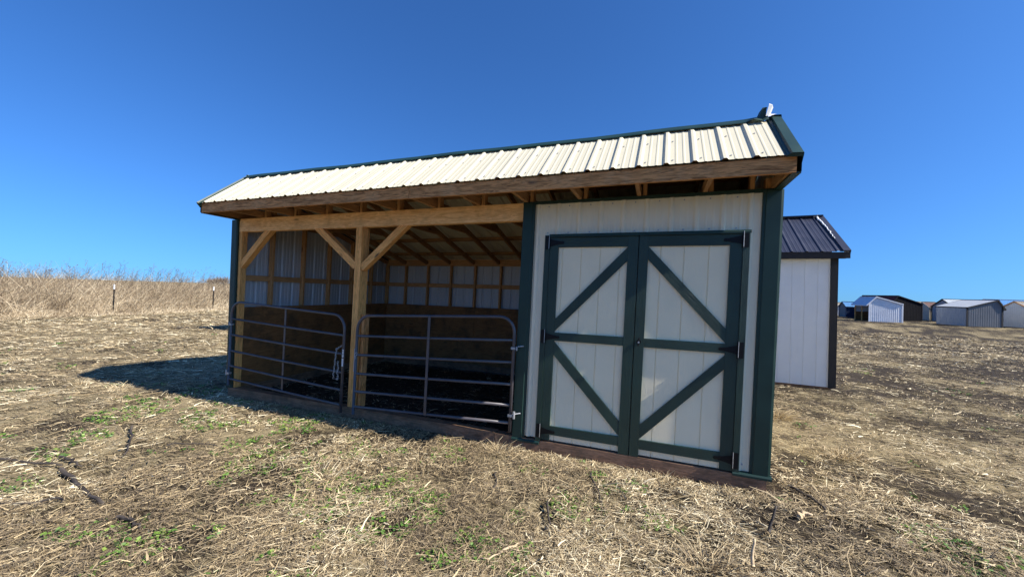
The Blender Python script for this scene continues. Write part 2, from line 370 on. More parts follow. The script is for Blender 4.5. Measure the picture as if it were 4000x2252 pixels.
def polar_points(n, r0, r1, p, amax=1.12):
    """points round the camera, density falling as r**-p, within +-amax of the view"""
    u = RNG.random(n); q = 2-p
    r = (r0**q+u*(r1**q-r0**q))**(1/q)
    a = math.atan2(.936, -.353)+(RNG.random(n)*2-1)*amax
    return CAM[0]+r*np.cos(a), CAM[1]+r*np.sin(a), r
def in_shed2(x, y):
    return ((x > -.1) & (x < 7.45) & (y > -.06) & (y < 3.8)) | ((x > 3.6) & (x < 9.9) & (y > 5.35) & (y < 8.6))
def make_straw():
    xs, ys, rs = [], [], []
    for n, a, b, p in ((380000, 1.5, 5., .35), (440000, 5., 46., 1.4)):
        x, y, r = polar_points(n, a, b, p); xs.append(x); ys.append(y); rs.append(r)
    x = np.concatenate(xs); y = np.concatenate(ys); r = np.concatenate(rs)
    inside = (x > .1) & (x < 4.75) & (y > .1) & (y < 3.5)
    clump = fbm(x, y, 5.5, 2, 77)
    keep = RNG.random(len(x)) < np.clip(straw_cover(x, y)*np.clip(2.6*clump-.55, .05, 1.4), 0, 1)
    keep &= ~(in_shed2(x, y) & ~inside)
    x, y, r = x[keep], y[keep], r[keep]; n = len(x)
    # mown stubble lies in swirls: a slowly turning direction with scatter
    flow = fbm(x, y, .5, 2, 51)*5.5+.1; leftness = sstep((3-x)/6)
    sc = RNG.normal(0, 1, n)*(1.5-.95*leftness)
    az = flow*(1-leftness)+leftness*(.25+fbm(x, y, .8, 1, 8)*.5)+sc+math.pi*(RNG.random(n) < .5)
    ln = np.clip(RNG.lognormal(-3.1, .58, n), .015, .34)*(1+r/22)*(1+.25*leftness)
    wd = (.0018+.0022*RNG.random(n)+.005*(RNG.random(n) < .03))*(1+(r/5.5)**1.25)
    el = np.abs(RNG.normal(0, .16, n)); el = np.where(RNG.random(n) < .09, RNG.random(n)*1.1, el)
    z = H(x, y)+RNG.random(n)**1.6*.040+.002
    # straw and stems banked up against the skids, and rooted stubble in small clumps
    m = 9000; xd = -.15+RNG.random(m)*7.65; yd = -.05-RNG.random(m)**1.8*.30; ang = RNG.normal(1.6, 1.1, m)
    k = 5200; cx, cy, cr = polar_points(k, 1.6, 26, 1.0); ok = ~in_shed2(cx, cy); cx, cy, cr = cx[ok], cy[ok], cr[ok]; q = 9
    sx = np.repeat(cx, q)+RNG.normal(0, .022, len(cx)*q); sy = np.repeat(cy, q)+RNG.normal(0, .022, len(cx)*q); sr = np.repeat(cr, q); t = len(sx)
    x = np.concatenate([x, xd, sx]); y = np.concatenate([y, yd, sy]); r = np.concatenate([r, np.hypot(xd-CAM[0], yd-CAM[1]), sr])
    az = np.concatenate([az, ang, RNG.random(t)*6.28]); el = np.concatenate([el, np.abs(RNG.normal(.1, .45, m)), 1.15+RNG.normal(0, .28, t)])
    ln = np.concatenate([ln, .03+.10*RNG.random(m)**2, (.018+.045*RNG.random(t)**1.5)*(1+sr/30)])
    wd = np.concatenate([wd, .0025+.003*RNG.random(m), (.002+.002*RNG.random(t))*(1+sr/8)])
    z = np.concatenate([z, H(xd, yd)+RNG.random(m)*.035*np.exp(yd*6), H(sx, sy)-.003]); n = len(x)
    leftness = sstep((3-x)/6)
    bend = RNG.normal(0, .5, n); roll = RNG.normal(0, .5, n)
    rnd = np.clip(RNG.beta(1.5, 1.15, n)*.95+.08*leftness+(fbm(x, y, 1.2, 3, 91)-.5)*.6, 0, 1)
    ob = ribbons('straw_litter', np.stack([x, y, z], -1), az, el, ln, wd, bend, roll, M['straw'], rnd, segs=2, droop=np.abs(el)*1.1)
    tag(ob, 'loose dry straw and mown stubble scattered over the field', 'straw', kind='stuff')
make_straw()

def make_leaves():
    # small clover-like weeds in patches
    x, y, r = polar_points(60000, 1.5, 17, .9)
    patch = fbm(x, y, 2.3, 3, 123); fine = fbm(x, y, 6., 2, 140)
    band = .06*sstep((7.5-x)/3)*sstep((x+2)/3)
    keep = (patch+fine*.42+band-.16*sstep((y+.2)/1.2)-.05 > .832) & ~in_shed2(x, y)
    x, y, r = x[keep], y[keep], r[keep]
    k = 5; n = len(x)*k
    X = np.repeat(x, k)+RNG.normal(0, .018, n); Y = np.repeat(y, k)+RNG.normal(0, .018, n); R = np.repeat(r, k)
    Z = H(X, Y)+.006+RNG.random(n)*.028
    az = RNG.random(n)*6.28; el = RNG.random(n)*.7; ln = .010+.012*RNG.random(n); wd = ln*.8
    rnd = np.clip(np.repeat(RNG.random(len(x)), k)*.6+RNG.random(n)*.4, 0, 1)
    ob = ribbons('clover_patches', np.stack([X, Y, Z], -1), az, el, ln*(1+R/25), wd*(1+R/25), RNG.normal(0, .2, n), RNG.normal(0, .5, n), M['leaf'], rnd, segs=2, taper=.7, droop=np.full(n, .5))
    tag(ob, 'small bright green clover weeds growing in patches among the straw', 'clover', kind='stuff')
make_leaves()

def grass_edge(y, x=None):
    return -17.7-.16*(y-3)+ (vnoise(y*.35, y*0, 3)-.5)*1.6
def make_tall_grass():
    n = 170000
    y = -14+RNG.random(n)**1.0*60; d = RNG.random(n)**1.5*22
    x = grass_edge(y)-d
    f = sstep(d/4.5)
    hmul = (.50+.86*fbm(x, y, .7, 3, 200))*(1-.15*sstep((y-6)/20))
    ht = (.16+2.32*f)*hmul*(.86+.14*sstep((y-2)/6))*(.5+.62*RNG.random(n)**1.3)
    keep = RNG.random(n) < .35+.65*fbm(x, y, .8, 2, 210)*1.6
    x, y, d, f, ht = x[keep], y[keep], d[keep], f[keep], ht[keep]; n = len(x)
    el = np.where(RNG.random(n) < .35*(1-f)+.08, RNG.random(n)*.8+.1, 1.25+RNG.normal(0, .16, n))
    az = RNG.normal(.3, 1.1, n)
    wd = (.010+.014*RNG.random(n))
    z = H(x, y)
    rnd = np.clip(RNG.beta(1.4, 1.3, n)*.9+.25*(1-f)+(fbm(x, y, .9, 3, 220)-.5)*1.1, 0, 1)
    ob = ribbons('tall_dry_grass', np.stack([x, y, z], -1), az, el, ht, wd, RNG.normal(0, .7, n), RNG.random(n)*3.1, M['tall'], rnd, segs=4, taper=.25, droop=.25+RNG.random(n)**1.5*1.3)
    tag(ob, 'field of tall dry tan grass beyond the mown ground', 'grass', kind='stuff')
    # branching weed stalks that stand above the grass
    pos, A, E_, L_, W_, R_ = [], [], [], [], [], []
    m = 520
    yy = -8+RNG.random(m)*34; dd = 1.5+RNG.random(m)*12; xx = grass_edge(yy)-dd
    zz = H(xx, yy)
    for i in range(m):
        h = random.uniform(1.8, 2.8); a0 = random.uniform(-.5, .9); e0 = 1.35+random.gauss(0, .09)
        p = Vector((xx[i], yy[i], zz[i])); d0 = Vector((math.cos(a0)*math.cos(e0), math.sin(a0)*math.cos(e0), math.sin(e0)))
        pos.append(p); A.append(a0); E_.append(e0); L_.append(h); W_.append(.018); R_.append(.12)
        for k in range(random.randint(5, 11)):
            t = random.uniform(.55, .98); q = p+d0*h*t; ba = a0+random.gauss(0, 1.1); be = random.uniform(.5, 1.2); bl = random.uniform(.15, .42)
            pos.append(q); A.append(ba); E_.append(be); L_.append(bl); W_.append(.011); R_.append(.1)
            e = q+Vector((math.cos(ba)*math.cos(be), math.sin(ba)*math.cos(be), math.sin(be)))*bl*.93
            for w in range(3):
                pos.append(e); A.append(random.random()*6.28); E_.append(random.uniform(-.2, 1.3)); L_.append(.045); W_.append(.022); R_.append(random.uniform(0, .2))
    n = len(pos); ar = lambda v: np.array(v, float)
    ob = ribbons('weed_stalks', np.array([tuple(p) for p in pos]), ar(A), ar(E_), ar(L_), ar(W_), RNG.normal(0, .15, n), RNG.random(n)*3, M['tall'], ar(R_), segs=2, taper=.5)
    tag(ob, 'thin branching dry weed stalks standing above the tall grass', 'weeds', kind='stuff')
make_tall_grass()

# ------------------------------------------------------------------ tufts and sticks
def tuft(x, y, s, n, label, group=None, col=(.55, 1.), spread=.9, flat=.0):
    t = RNG.random(n)*6.28; rad = np.sqrt(RNG.random(n))*s*.45
    X = x+np.cos(t)*rad*1.4; Y = y+np.sin(t)*rad*.8; Z = H(X, Y)-.004
    el = np.clip(1.25-rad/s*spread*1.6+RNG.normal(0, .25, n), .1, 1.5); az = t+RNG.normal(0, .6, n)
    ln = s*(.45+.75*RNG.random(n))*.75
    o = ribbons('grass_tuft', np.stack([X-x, Y-y, Z], -1), az, el, ln, np.full(n, .0045)+.003*RNG.random(n), RNG.normal(0, .6, n), RNG.random(n)*3, M['straw'], col[0]+(col[1]-col[0])*RNG.random(n), segs=3, droop=.3+RNG.random(n)*.9)
    o.location = (x, y, 0)
    tag(o, label, 'grass tuft', group)
G = 'pale dry grass tufts on the mown ground'
tuft(-1.78, -.52, .20, 90, 'largest pale stubble tuft just in front of the long shadow', G)
tuft(-2.05, -.56, .15, 45, 'pale stubble tuft touching the left side of the largest one', G)
tuft(-2.75, -.60, .18, 50, 'pale stubble tuft near the left tip of the long shadow', G)
tuft(-1.12, -.88, .14, 26, 'small pale stubble tuft in the bright strip below the long shadow', G)
tuft(-.26, -1.02, .15, 38, 'pale stubble tuft nearest the camera on the left of the shed', G)
tuft(-6.86, 1.22, .26, 60, 'wide pale stubble tuft behind the long shadow', G)
tuft(-7.8, 2.1, .26, 45, 'farthest pale stubble tuft on the left mown ground', G)
tuft(-6.6, -.12, .24, 40, 'pale upright stubble tuft at the far left of the photo', G)
tuft(4.72, -.20, .24, 110, 'bushy straw tuft standing against the skid beside the right gate', G, (.5, .95))
tuft(5.32, -.16, .14, 70, 'low straw tuft below the left shed door', G)
tuft(6.42, -.22, .22, 90, 'curly straw tuft at the foot of the right shed door', G, (.45, .9))
tuft(7.02, -.20, .22, 26, 'thin dry weed in front of the right door corner', G, (.2, .6))
tuft(6.68, -1.36, .26, 260, 'dense golden tuft in the lower right foreground', G, (.4, .8))
tuft(8.0, 2.6, .34, 260, 'golden grass tuft just right of the shed corner', G, (.4, .85))
tuft(8.3, 1.2, .26, 170, 'golden grass tuft between the corner and the wheel rut', G, (.4, .85))
tuft(3.5, -1.42, .22, 120, 'coiled pale straw tuft in the middle foreground', G, (.6, 1.))
M['stick'] = wood('weathered_stick', (.07, .058, .05), (.03, .024, .02))
M['palestick'] = wood('pale_wood', (.55, .42, .27), (.40, .30, .18))
def stick(a, b, r, label, mat='stick', name='stick', lift=.032, kink=.02, standing=None, cat='stick'):
    a = Vector((a[0], a[1], 0)); b = Vector((b[0], b[1], 0)); n = 9; pts = []
    sd = Vector((-(b-a).y, (b-a).x, 0)).normalized()
    for i in range(n):
        t = i/(n-1); p = a.lerp(b, t)+sd*random.gauss(0, kink*.5)+sd*math.sin(t*3)*kink
        p.z = float(H(p.x, p.y))+lift+random.random()*.01+(standing[0]*t+standing[1]*(1-t) if standing else 0); pts.append(p)
    o = MB().tube(pts, r*1.2, 7, r1=r*.7).build(name, M[mat], smooth=True, origin=pts[0]); tag(o, label, cat, 'sticks lying on the field')
stick((1.27, -2.31), (2.31, -2.46), .017, 'thickest dark stick lying in the lower left foreground')
stick((.54, -1.45), (1.34, -1.88), .011, 'straight dark stick pointing at the shed, left foreground')
stick((.05, -2.55), (1.2, -2.27), .012, 'dark stick running in from the left edge of the photo')
stick((2.62, -2.5), (2.92, -2.52), .013, 'short dark broken stick below the thickest stick')
stick((.92, -2.18), (1.32, -2.2), .011, 'short dark stick above the head of the thickest stick')
stick((1.46, -1.57), (1.95, -1.37), .007, 'thin dark twig across the green clover left of centre')
stick((1.95, -2.52), (1.6, -2.75), .008, 'dark twig branching off below the thickest stick')
stick((7.52, .16), (7.69, -.22), .011, 'dark stick on the bare soil right of the shed corner')
stick((5.5, -1.61), (5.3, -1.87), .008, 'pale tan cane pointing down and left in the middle foreground', 'palestick')
stick((5.5, -1.05), (5.62, -1.42), .009, 'twisted dark root in the middle foreground')
stick((5.76, -.41), (5.95, -.95), .008, 'thin bent dark twig below the right shed door')
stick((4.9, -.72), (5.02, -1.05), .008, 'dark curved twig below the left shed door')
stick((7.14, -.80), (7.20, -.74), .010, 'upright grey stem stub right of the shed corner', standing=(.17, 0), kink=.004)
stick((6.94, -1.27), (6.96, -1.22), .010, 'upright pale split stub in the lower right foreground', 'palestick', standing=(.15, 0), kink=.004)
stick((7.42, -.45), (7.53, -.38), .016, 'flat pale wood chip on the soil right of the shed', 'palestick', name='wood_chip', cat='wood chip')

# ------------------------------------------------------------------ main shed
def W(x, y, z): return (x+.0224*z, y, z)      # the frame has racked a little toward the right
LEN = 7.315
shed = thing('run_in_shed', 'large cream and green horse shed with open stalls and double doors', 'shed', (3.66, 1.8, -.13))
B = lambda mb, n, m, p=shed, **k: mb.build(n, M[m] if isinstance(m, str) else m, p, warp=W, **k)
X0, X1 = .055, 7.27
EY, EZ = -.560, 2.787         # eave edge of the sheet
RY, RZ = .117, 3.352           # ridge
BY, BZ = 3.80, 2.315          # back eave
# roof sheets
fd = Vector((0, RY-EY, RZ-EZ)); fl = fd.length; fd.normalize(); fn = Vector((0, -fd.z, fd.y))
bd = Vector((0, BY-RY, BZ-RZ)); bl = bd.length; bd.normalize(); bn = Vector((0, -bd.z, bd.y))
ROFF = 6.992
B(ribbed(MB(), (0, EY, EZ), (1, 0, 0), fd, fn, X0+.02, 7.19, 0, fl-.015, off=ROFF), 'roof_panel', 'roof')
B(ribbed(MB(), (0, RY, RZ), (1, 0, 0), bd, bn, X0+.02, 7.19, .015, bl, off=ROFF), 'roof_panel', 'roof')
# screws near the eave and ridge of the front slope
mb = MB()
for k in range(-30, 1):
    for t in (.09, .62):
        c = Vector((ROFF+k*.2286+.052, EY, EZ))+fd*(fl*t)+fn*.001
        if X0+.05 < c.x < 7.15: mb.tube([c, c+fn*.006], .008, 6)
tag(B(mb, 'screws', 'steel'), kind='stuff')
# ridge cap, with its crumpled right end
mb = MB()
cap = [(-.115, 0), (-.105, .012), (0, .012)]
def cap_pts(x, lift=0., sag=0.):
    R0 = Vector((x, RY, RZ+lift)); up = Vector((0, 0, .024))
    A = R0-fd*.085+fn*.020; A2 = R0-fd*.075+fn*.027; T = R0+Vector((0, 0, .030)); C = R0+bd*.10+bn*.027; C2 = R0+bd*.115+bn*.020
    return [A, A2, T, C, C2]
xs = [X0-.04+i*(7.0-X0+.04)/24 for i in range(25)]
for a, b in zip(xs, xs[1:]):
    la, lb = [.004*math.sin(q*2.1)+.003*math.sin(q*5.3) for q in (a, b)]
    mb.extrude((cap_pts(a, la), cap_pts(b, lb)), None, None)
# the last stretch is bent up and twisted
prev = cap_pts(7.0, .002)
for x, l, tw in ((7.07, .008, .01), (7.14, .012, -.02), (7.19, .03, -.03)):
    cur = cap_pts(x, l); cur[0] = cur[0]+Vector((0, 0, tw+.02)); cur[1] = cur[1]+Vector((0, -.01, tw)); cur[3] = cur[3]+Vector((0, .02, -tw)); cur[4] = cur[4]+Vector((0, 0, -tw*.6))
    mb.extrude((prev, cur), None, None); prev = cur
B(mb, 'ridge_cap', 'green')
mb = MB()
rp = Vector((7.135, RY-.02, RZ+.012))
P_ = lambda x, y, z: rp+Vector((x, y, z))*.74
mb.quad(P_(-.03, -.03, .0), P_(.05, -.02, .0), P_(.055, -.03, .13), P_(.005, -.05, .12))
mb.quad(P_(.005, -.05, .12), P_(.055, -.03, .13), P_(.075, .03, .135), P_(.03, .03, .14))
mb.quad(P_(-.03, -.03, .0), P_(.005, -.05, .12), P_(-.015, .04, .10), P_(-.05, .03, .01))
B(mb, 'bent_flashing', 'green')
mb = MB()
mb.quad(P_(.045, -.045, .01), P_(.078, -.030, .015), P_(.118, -.035, .145), P_(.075, -.055, .150))
mb.quad(P_(.075, -.055, .150), P_(.118, -.035, .145), P_(.125, .01, .17), P_(.085, .0, .185))
mb.quad(P_(.078, -.030, .015), P_(.10, .02, .02), P_(.135, .01, .13), P_(.118, -.035, .145))
mb.quad(P_(.06, -.03, .0), P_(.17, -.03, .03), P_(.165, .02, .05), P_(.09, .02, .06))
B(mb, 'torn_flashing_end', 'tagw')
# rake trim (gable edge flashing), both ends
def rake(xa, xb, s, name='rake_trim'):
    mb = MB()
    for (O, d, nn, l0, l1) in ((Vector((0, EY, EZ)), fd, fn, -.032, fl+.03), (Vector((0, RY, RZ)), bd, bn, -.03, bl+.02)):
        pr = [(xa, .004), (xa+.012*s, .012), (xa+.030*s, .012), (xa+.040*s, .030), (xb-.003*s, .024), (xb, .016), (xb+.002*s, -.06)]
        mb.extrude(([O+d*l0+nn*h+Vector((x, 0, 0)) for x, h in pr], [O+d*l1+nn*h+Vector((x, 0, 0)) for x, h in pr]), None, None)
    # closed toe at the eave
    O = Vector((0, EY, EZ))-fd*.032
    mb.poly([O+Vector((xa, 0, -.004))+fn*.004, O+Vector((xa+.04*s, 0, 0))+fn*.030, O+Vector((xb, 0, 0))+fn*.016, O+Vector((xb, 0, -.008)), O+Vector((xa, 0, -.004))])
    # soffit leg of the trim under the overhang and its outer face
    xo = xb+.003*s
    mb.poly([(xo, EY+.02, 2.785), (xo, EY+.02, 2.655), (xo, -.015, 2.645), (xo, RY, 2.9), (xo, RY, 3.3)], None)
    mb.bar((xo-.030*s, EY+.03, 2.650), (xo-.030*s, .0, 2.645), .062, .012)
    return B(mb, name, 'green')
rake(7.185, 7.303, 1); rake(.075, .020, -1)
# gable walls
def gz(y):   # roof underside
    return (EZ+(y-EY)/(RY-EY)*(RZ-EZ) if y < RY else RZ+(y-RY)/(BY-RY)*(BZ-RZ))-.045
for x, nx, nm, o in ((0.0, 1, 'siding', .12), (LEN, 1, 'siding', 0)):
    mb = ribbed(MB(), (x, 0, 0), (0, 1, 0), (0, 0, 1), (-1 if x < 1 else 1, 0, 0), .0, 3.70, .02, (lambda y: gz(y)+.030*min(1, max(0, (y-.25)*4))), off=.12)
    B(mb, 'gable_wall', 'siding_in' if x < 1 else 'siding')
mb = ribbed(MB(), (0, 3.70, 0), (1, 0, 0), (0, 0, 1), (0, 1, 0), 0, LEN, .02, 2.342, off=.11); B(mb, 'back_wall', 'siding_in')
for xg in (.030, 7.275):      # boards closing the overhang at each end
    mb = MB()
    for dx in (0, .012): mb.poly([(xg+dx, -.50, 2.665), (xg+dx, .14, 2.665), (xg+dx, .14, RZ-.012), (xg+dx, RY, RZ-.010), (xg+dx, -.50, 2.83)], [(0, 0), (.6, 0), (.6, .6), (.55, .6), (0, .1)])
    B(mb, 'gable_board', 'rafter')
for xg in (7.235, .085):       # flat boards under the rake trim, front and back slopes
    w_ = .125 if xg > 1 else .06
    a_, b_ = Vector((xg, EY+.03, EZ)), Vector((xg, RY+.01, RZ))
    B(MB().bar(a_-fn*.012+fd*.03, b_-fn*.012, w_, .016, up=fn), 'rake_board', 'rafter')
    a_, b_ = Vector((xg, RY-.01, RZ)), Vector((xg, BY, BZ))
    B(MB().bar(a_-bn*.014, b_-bn*.014, w_, .016, up=bn), 'rake_board', 'rafter')
# fascia in two boards
B(MB().bar((X0-.012, -.521, 2.715), (3.618, -.521, 2.715), .038, .128), 'fascia', 'fascia')
B(MB().bar((3.624, -.521, 2.713), (7.272, -.521, 2.713), .038, .128), 'fascia', 'fascia')
# trusses: tail chord + back rafter + short front rafter, one object each
tx = [.045]+[.575+.61*i for i in range(11)]+[7.245]
for i, x in enumerate(tx):
    if x > 7.25: continue
    mb = MB(); w = .038
    yb = RY+(RZ-.10-2.71)/(RZ-BZ)*(BY-RY)-.05
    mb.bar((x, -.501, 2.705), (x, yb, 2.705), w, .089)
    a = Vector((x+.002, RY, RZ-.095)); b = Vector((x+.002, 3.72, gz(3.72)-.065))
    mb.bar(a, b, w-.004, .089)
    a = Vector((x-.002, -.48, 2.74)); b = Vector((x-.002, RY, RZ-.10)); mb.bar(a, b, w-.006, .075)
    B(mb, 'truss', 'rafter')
# short blocks standing on the plate beside each tail
for x in [t+.055 for t in tx[1:-1]]+[7.078]:
    B(MB().bar((x, .045, 2.66 if x > 4.8 else 2.655), (x, .045, 2.80), .038, .089, up=(0, 1, 0)), 'block', 'stud')
B(MB().bar((7.185+.018, .045, 2.66), (7.203, .045, 2.76), .036, .089, up=(0, 1, 0)), 'block', 'stud')
B(MB().bar((7.243-.002, .045, 2.66), (7.241, .045, 2.76), .036, .089, up=(0, 1, 0)), 'block', 'stud')
# purlins
for t in (.12, .95, 1.75, 2.55, 3.3):
    c = Vector((0, RY, RZ))+bd*t-bn*.030
    B(MB().bar(c+Vector((.06, 0, 0)), c+Vector((7.24, 0, 0)), .089, .036, up=bn), 'purlin', 'rafter')
for t in (.15, .6):
    c = Vector((0, EY, EZ))+fd*t-fn*.026
    B(MB().bar(c+Vector((.06, 0, 0)), c+Vector((7.24, 0, 0)), .07, .03, up=fn), 'purlin', 'rafter')
# header beam over the open bays
B(MB().bar((.06, .045, 2.556), (4.815, .045, 2.556), .09, .20), 'header_beam', 'beam')
# posts and knee braces
B(MB().bar((2.449, .075, .0), (2.449, .075, 2.456), .1, .15, up=(0, 1, 0)), 'support_post', 'post')
B(MB().bar((2.560, .085, .005), (2.560, .085, 1.27), .038, .1, up=(0, 1, 0)), 'nailer_board', 'fascia')
B(MB().bar((.10, .05, .0), (.085, .05, 2.456), .075, .09, up=(0, 1, 0)), 'corner_post', 'post')
B(MB().bar((4.85, .05, .0), (4.85, .05, 2.456), .075, .09, up=(0, 1, 0)), 'corner_post', 'post')
for a, b in (((.10, .055, 1.92), (.72, .055, 2.50)), ((2.40, .055, 1.92), (1.64, .055, 2.50)), ((2.50, .055, 1.90), (3.21, .055, 2.50))):
    B(MB().bar(a, b, .085, .10, up=(0, 1, 0)) if False else MB().bar(a, b, .088, .092, up=(0, 0, 1)), 'knee_brace', 'post')
# studs and girts
for y in (.58, 1.21, 1.82, 2.44, 3.05, 3.64):
    B(MB().box(.012, .098, y-.019, y+.019, .0, gz(y)-.06), 'stud', 'stud')
for y0, y1 in ((.10, .56), (.60, 1.19), (1.23, 1.80), (1.84, 2.42), (2.46, 3.03), (3.07, 3.62)):
    B(MB().box(.022, .060, y0, y1, 1.69, 1.78), 'girt', 'stud')
bx = [.60+.617*i for i in range(8)]
for x in bx:
    if x < 4.8: B(MB().box(x-.019, x+.019, 3.602, 3.685, .0, 2.19), 'stud', 'stud')
for x0, x1 in zip([.10]+[x+.02 for x in bx], [x-.02 for x in bx]):
    if x1 < 4.9: B(MB().box(x0, x1, 3.64, 3.678, 1.69, 1.78), 'girt', 'stud')
B(MB().box(.06, 7.25, 3.60, 3.69, 2.19, 2.235), 'top_plate', 'stud')
B(MB().box(.06, 7.25, 3.64, 3.67, 2.238, 2.335), 'rim_board', 'stud')
# plywood kick boards
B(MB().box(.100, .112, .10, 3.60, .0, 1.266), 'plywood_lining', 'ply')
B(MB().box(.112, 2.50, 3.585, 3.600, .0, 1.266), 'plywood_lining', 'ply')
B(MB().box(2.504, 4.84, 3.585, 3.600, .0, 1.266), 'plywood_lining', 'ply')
B(MB().box(4.84, 4.855, .10, 3.585, .0, 2.66), 'partition', 'ply')
B(MB().box(4.90, 7.25, .10, 3.60, -.02, .03), 'floor', 'ply')
# skids
B(MB().bar((.02, .035, -.065), (.80, .035, -.065), .11, .135), 'skid', 'skid')
B(MB().bar((.804, .030, -.062), (4.60, .032, -.062), .11, .132), 'skid', 'skid')
B(MB().bar((4.604, .025, -.068), (7.30, .025, -.062), .11, .13), 'skid', 'skid')
B(MB().bar((.05, 3.65, -.06), (7.26, 3.65, -.06), .11, .13), 'skid', 'skid')
B(MB().bar((.06, .10, -.06), (.06, 3.58, -.06), .09, .13), 'skid', 'skid')
B(MB().bar((7.25, .10, -.06), (7.25, 3.58, -.06), .09, .13), 'skid', 'skid')
# tack room front: ribbed siding around the doors
mb = MB(); SOFF = 4.993
ribbed(mb, (0, .0, 0), (1, 0, 0), (0, 0, 1), (0, -1, 0), 4.955, 5.10, .02, 2.628, off=SOFF, pitch=.2309)
ribbed(mb, (0, .0, 0), (1, 0, 0), (0, 0, 1), (0, -1, 0), 5.10, 7.07, 2.272, 2.628, off=SOFF, pitch=.2309)
ribbed(mb, (0, .0, 0), (1, 0, 0), (0, 0, 1), (0, -1, 0), 7.07, 7.17, .03, 2.628, off=SOFF, pitch=.2309)
B(mb, 'front_siding', 'siding')
B(MB().bar((4.955, -.006, 2.293), (5.09, -.006, 2.293), .006, .004), 'siding_lap', 'siding')
mb = MB()
for i in range(9):
    for z in (2.60, 2.305):
        c = Vector((5.11+i*.2309*1.0, -.0005, z)); mb.tube([c, c+Vector((0, -.006, 0))], .0075, 6)
c = Vector((7.10, -.0005, .09)); mb.tube([c, c+Vector((0, -.006, 0))], .009, 8)
tag(B(mb, 'screws', 'steel'), kind='stuff')
B(MB().bar((4.81, .02, 2.645), (7.30, .02, 2.645), .075, .034), 'top_trim', 'green')
def corner_trim(pts0, pts1, z0, z1):
    mb = MB(); mb.extrude(([(x, y, z0) for x, y in pts0], [(x, y, z1) for x, y in pts1]), None, None); return B(mb, 'corner_trim', 'green')
cp = [(7.162, -.003), (7.165, -.024), (7.182, -.024), (7.190, -.032), (7.306, -.032), (7.326, -.026), (7.328, .14)]
corner_trim(cp, cp, .022, 2.645)
cp = [(4.822, .12), (4.815, -.026), (4.818, -.032), (4.925, -.032), (4.932, -.024), (4.953, -.024), (4.956, -.003)]
corner_trim(cp, cp, -.012, 2.645)
cpa = [(-.022, .14), (-.022, -.028), (.0, -.032), (.085, -.032), (.092, -.024), (.104, -.024), (.106, .0)]
cpb = [(x-.055, y) for x, y in cpa[:3]]+[(x-.045, y) for x, y in cpa[3:]]
corner_trim(cpa, cpb, .0, 2.64)
# base drip trim
for a, b in ((4.812, 5.136), (7.022, 7.338)):
    mb = MB(); q = [(.0, .028), (-.036, .022), (-.046, .008), (-.046, -.012), (-.04, -.014)]
    z = -.03 if a < 5 else .0
    mb.extrude(([(a, y, zz+z) for y, zz in q], [(b, y, zz+z) for y, zz in q]), None, None)
    mb.poly([(b, y, zz+z) for y, zz in q]+[(b, 0, -.014+z)]); B(mb, 'base_trim', 'green')
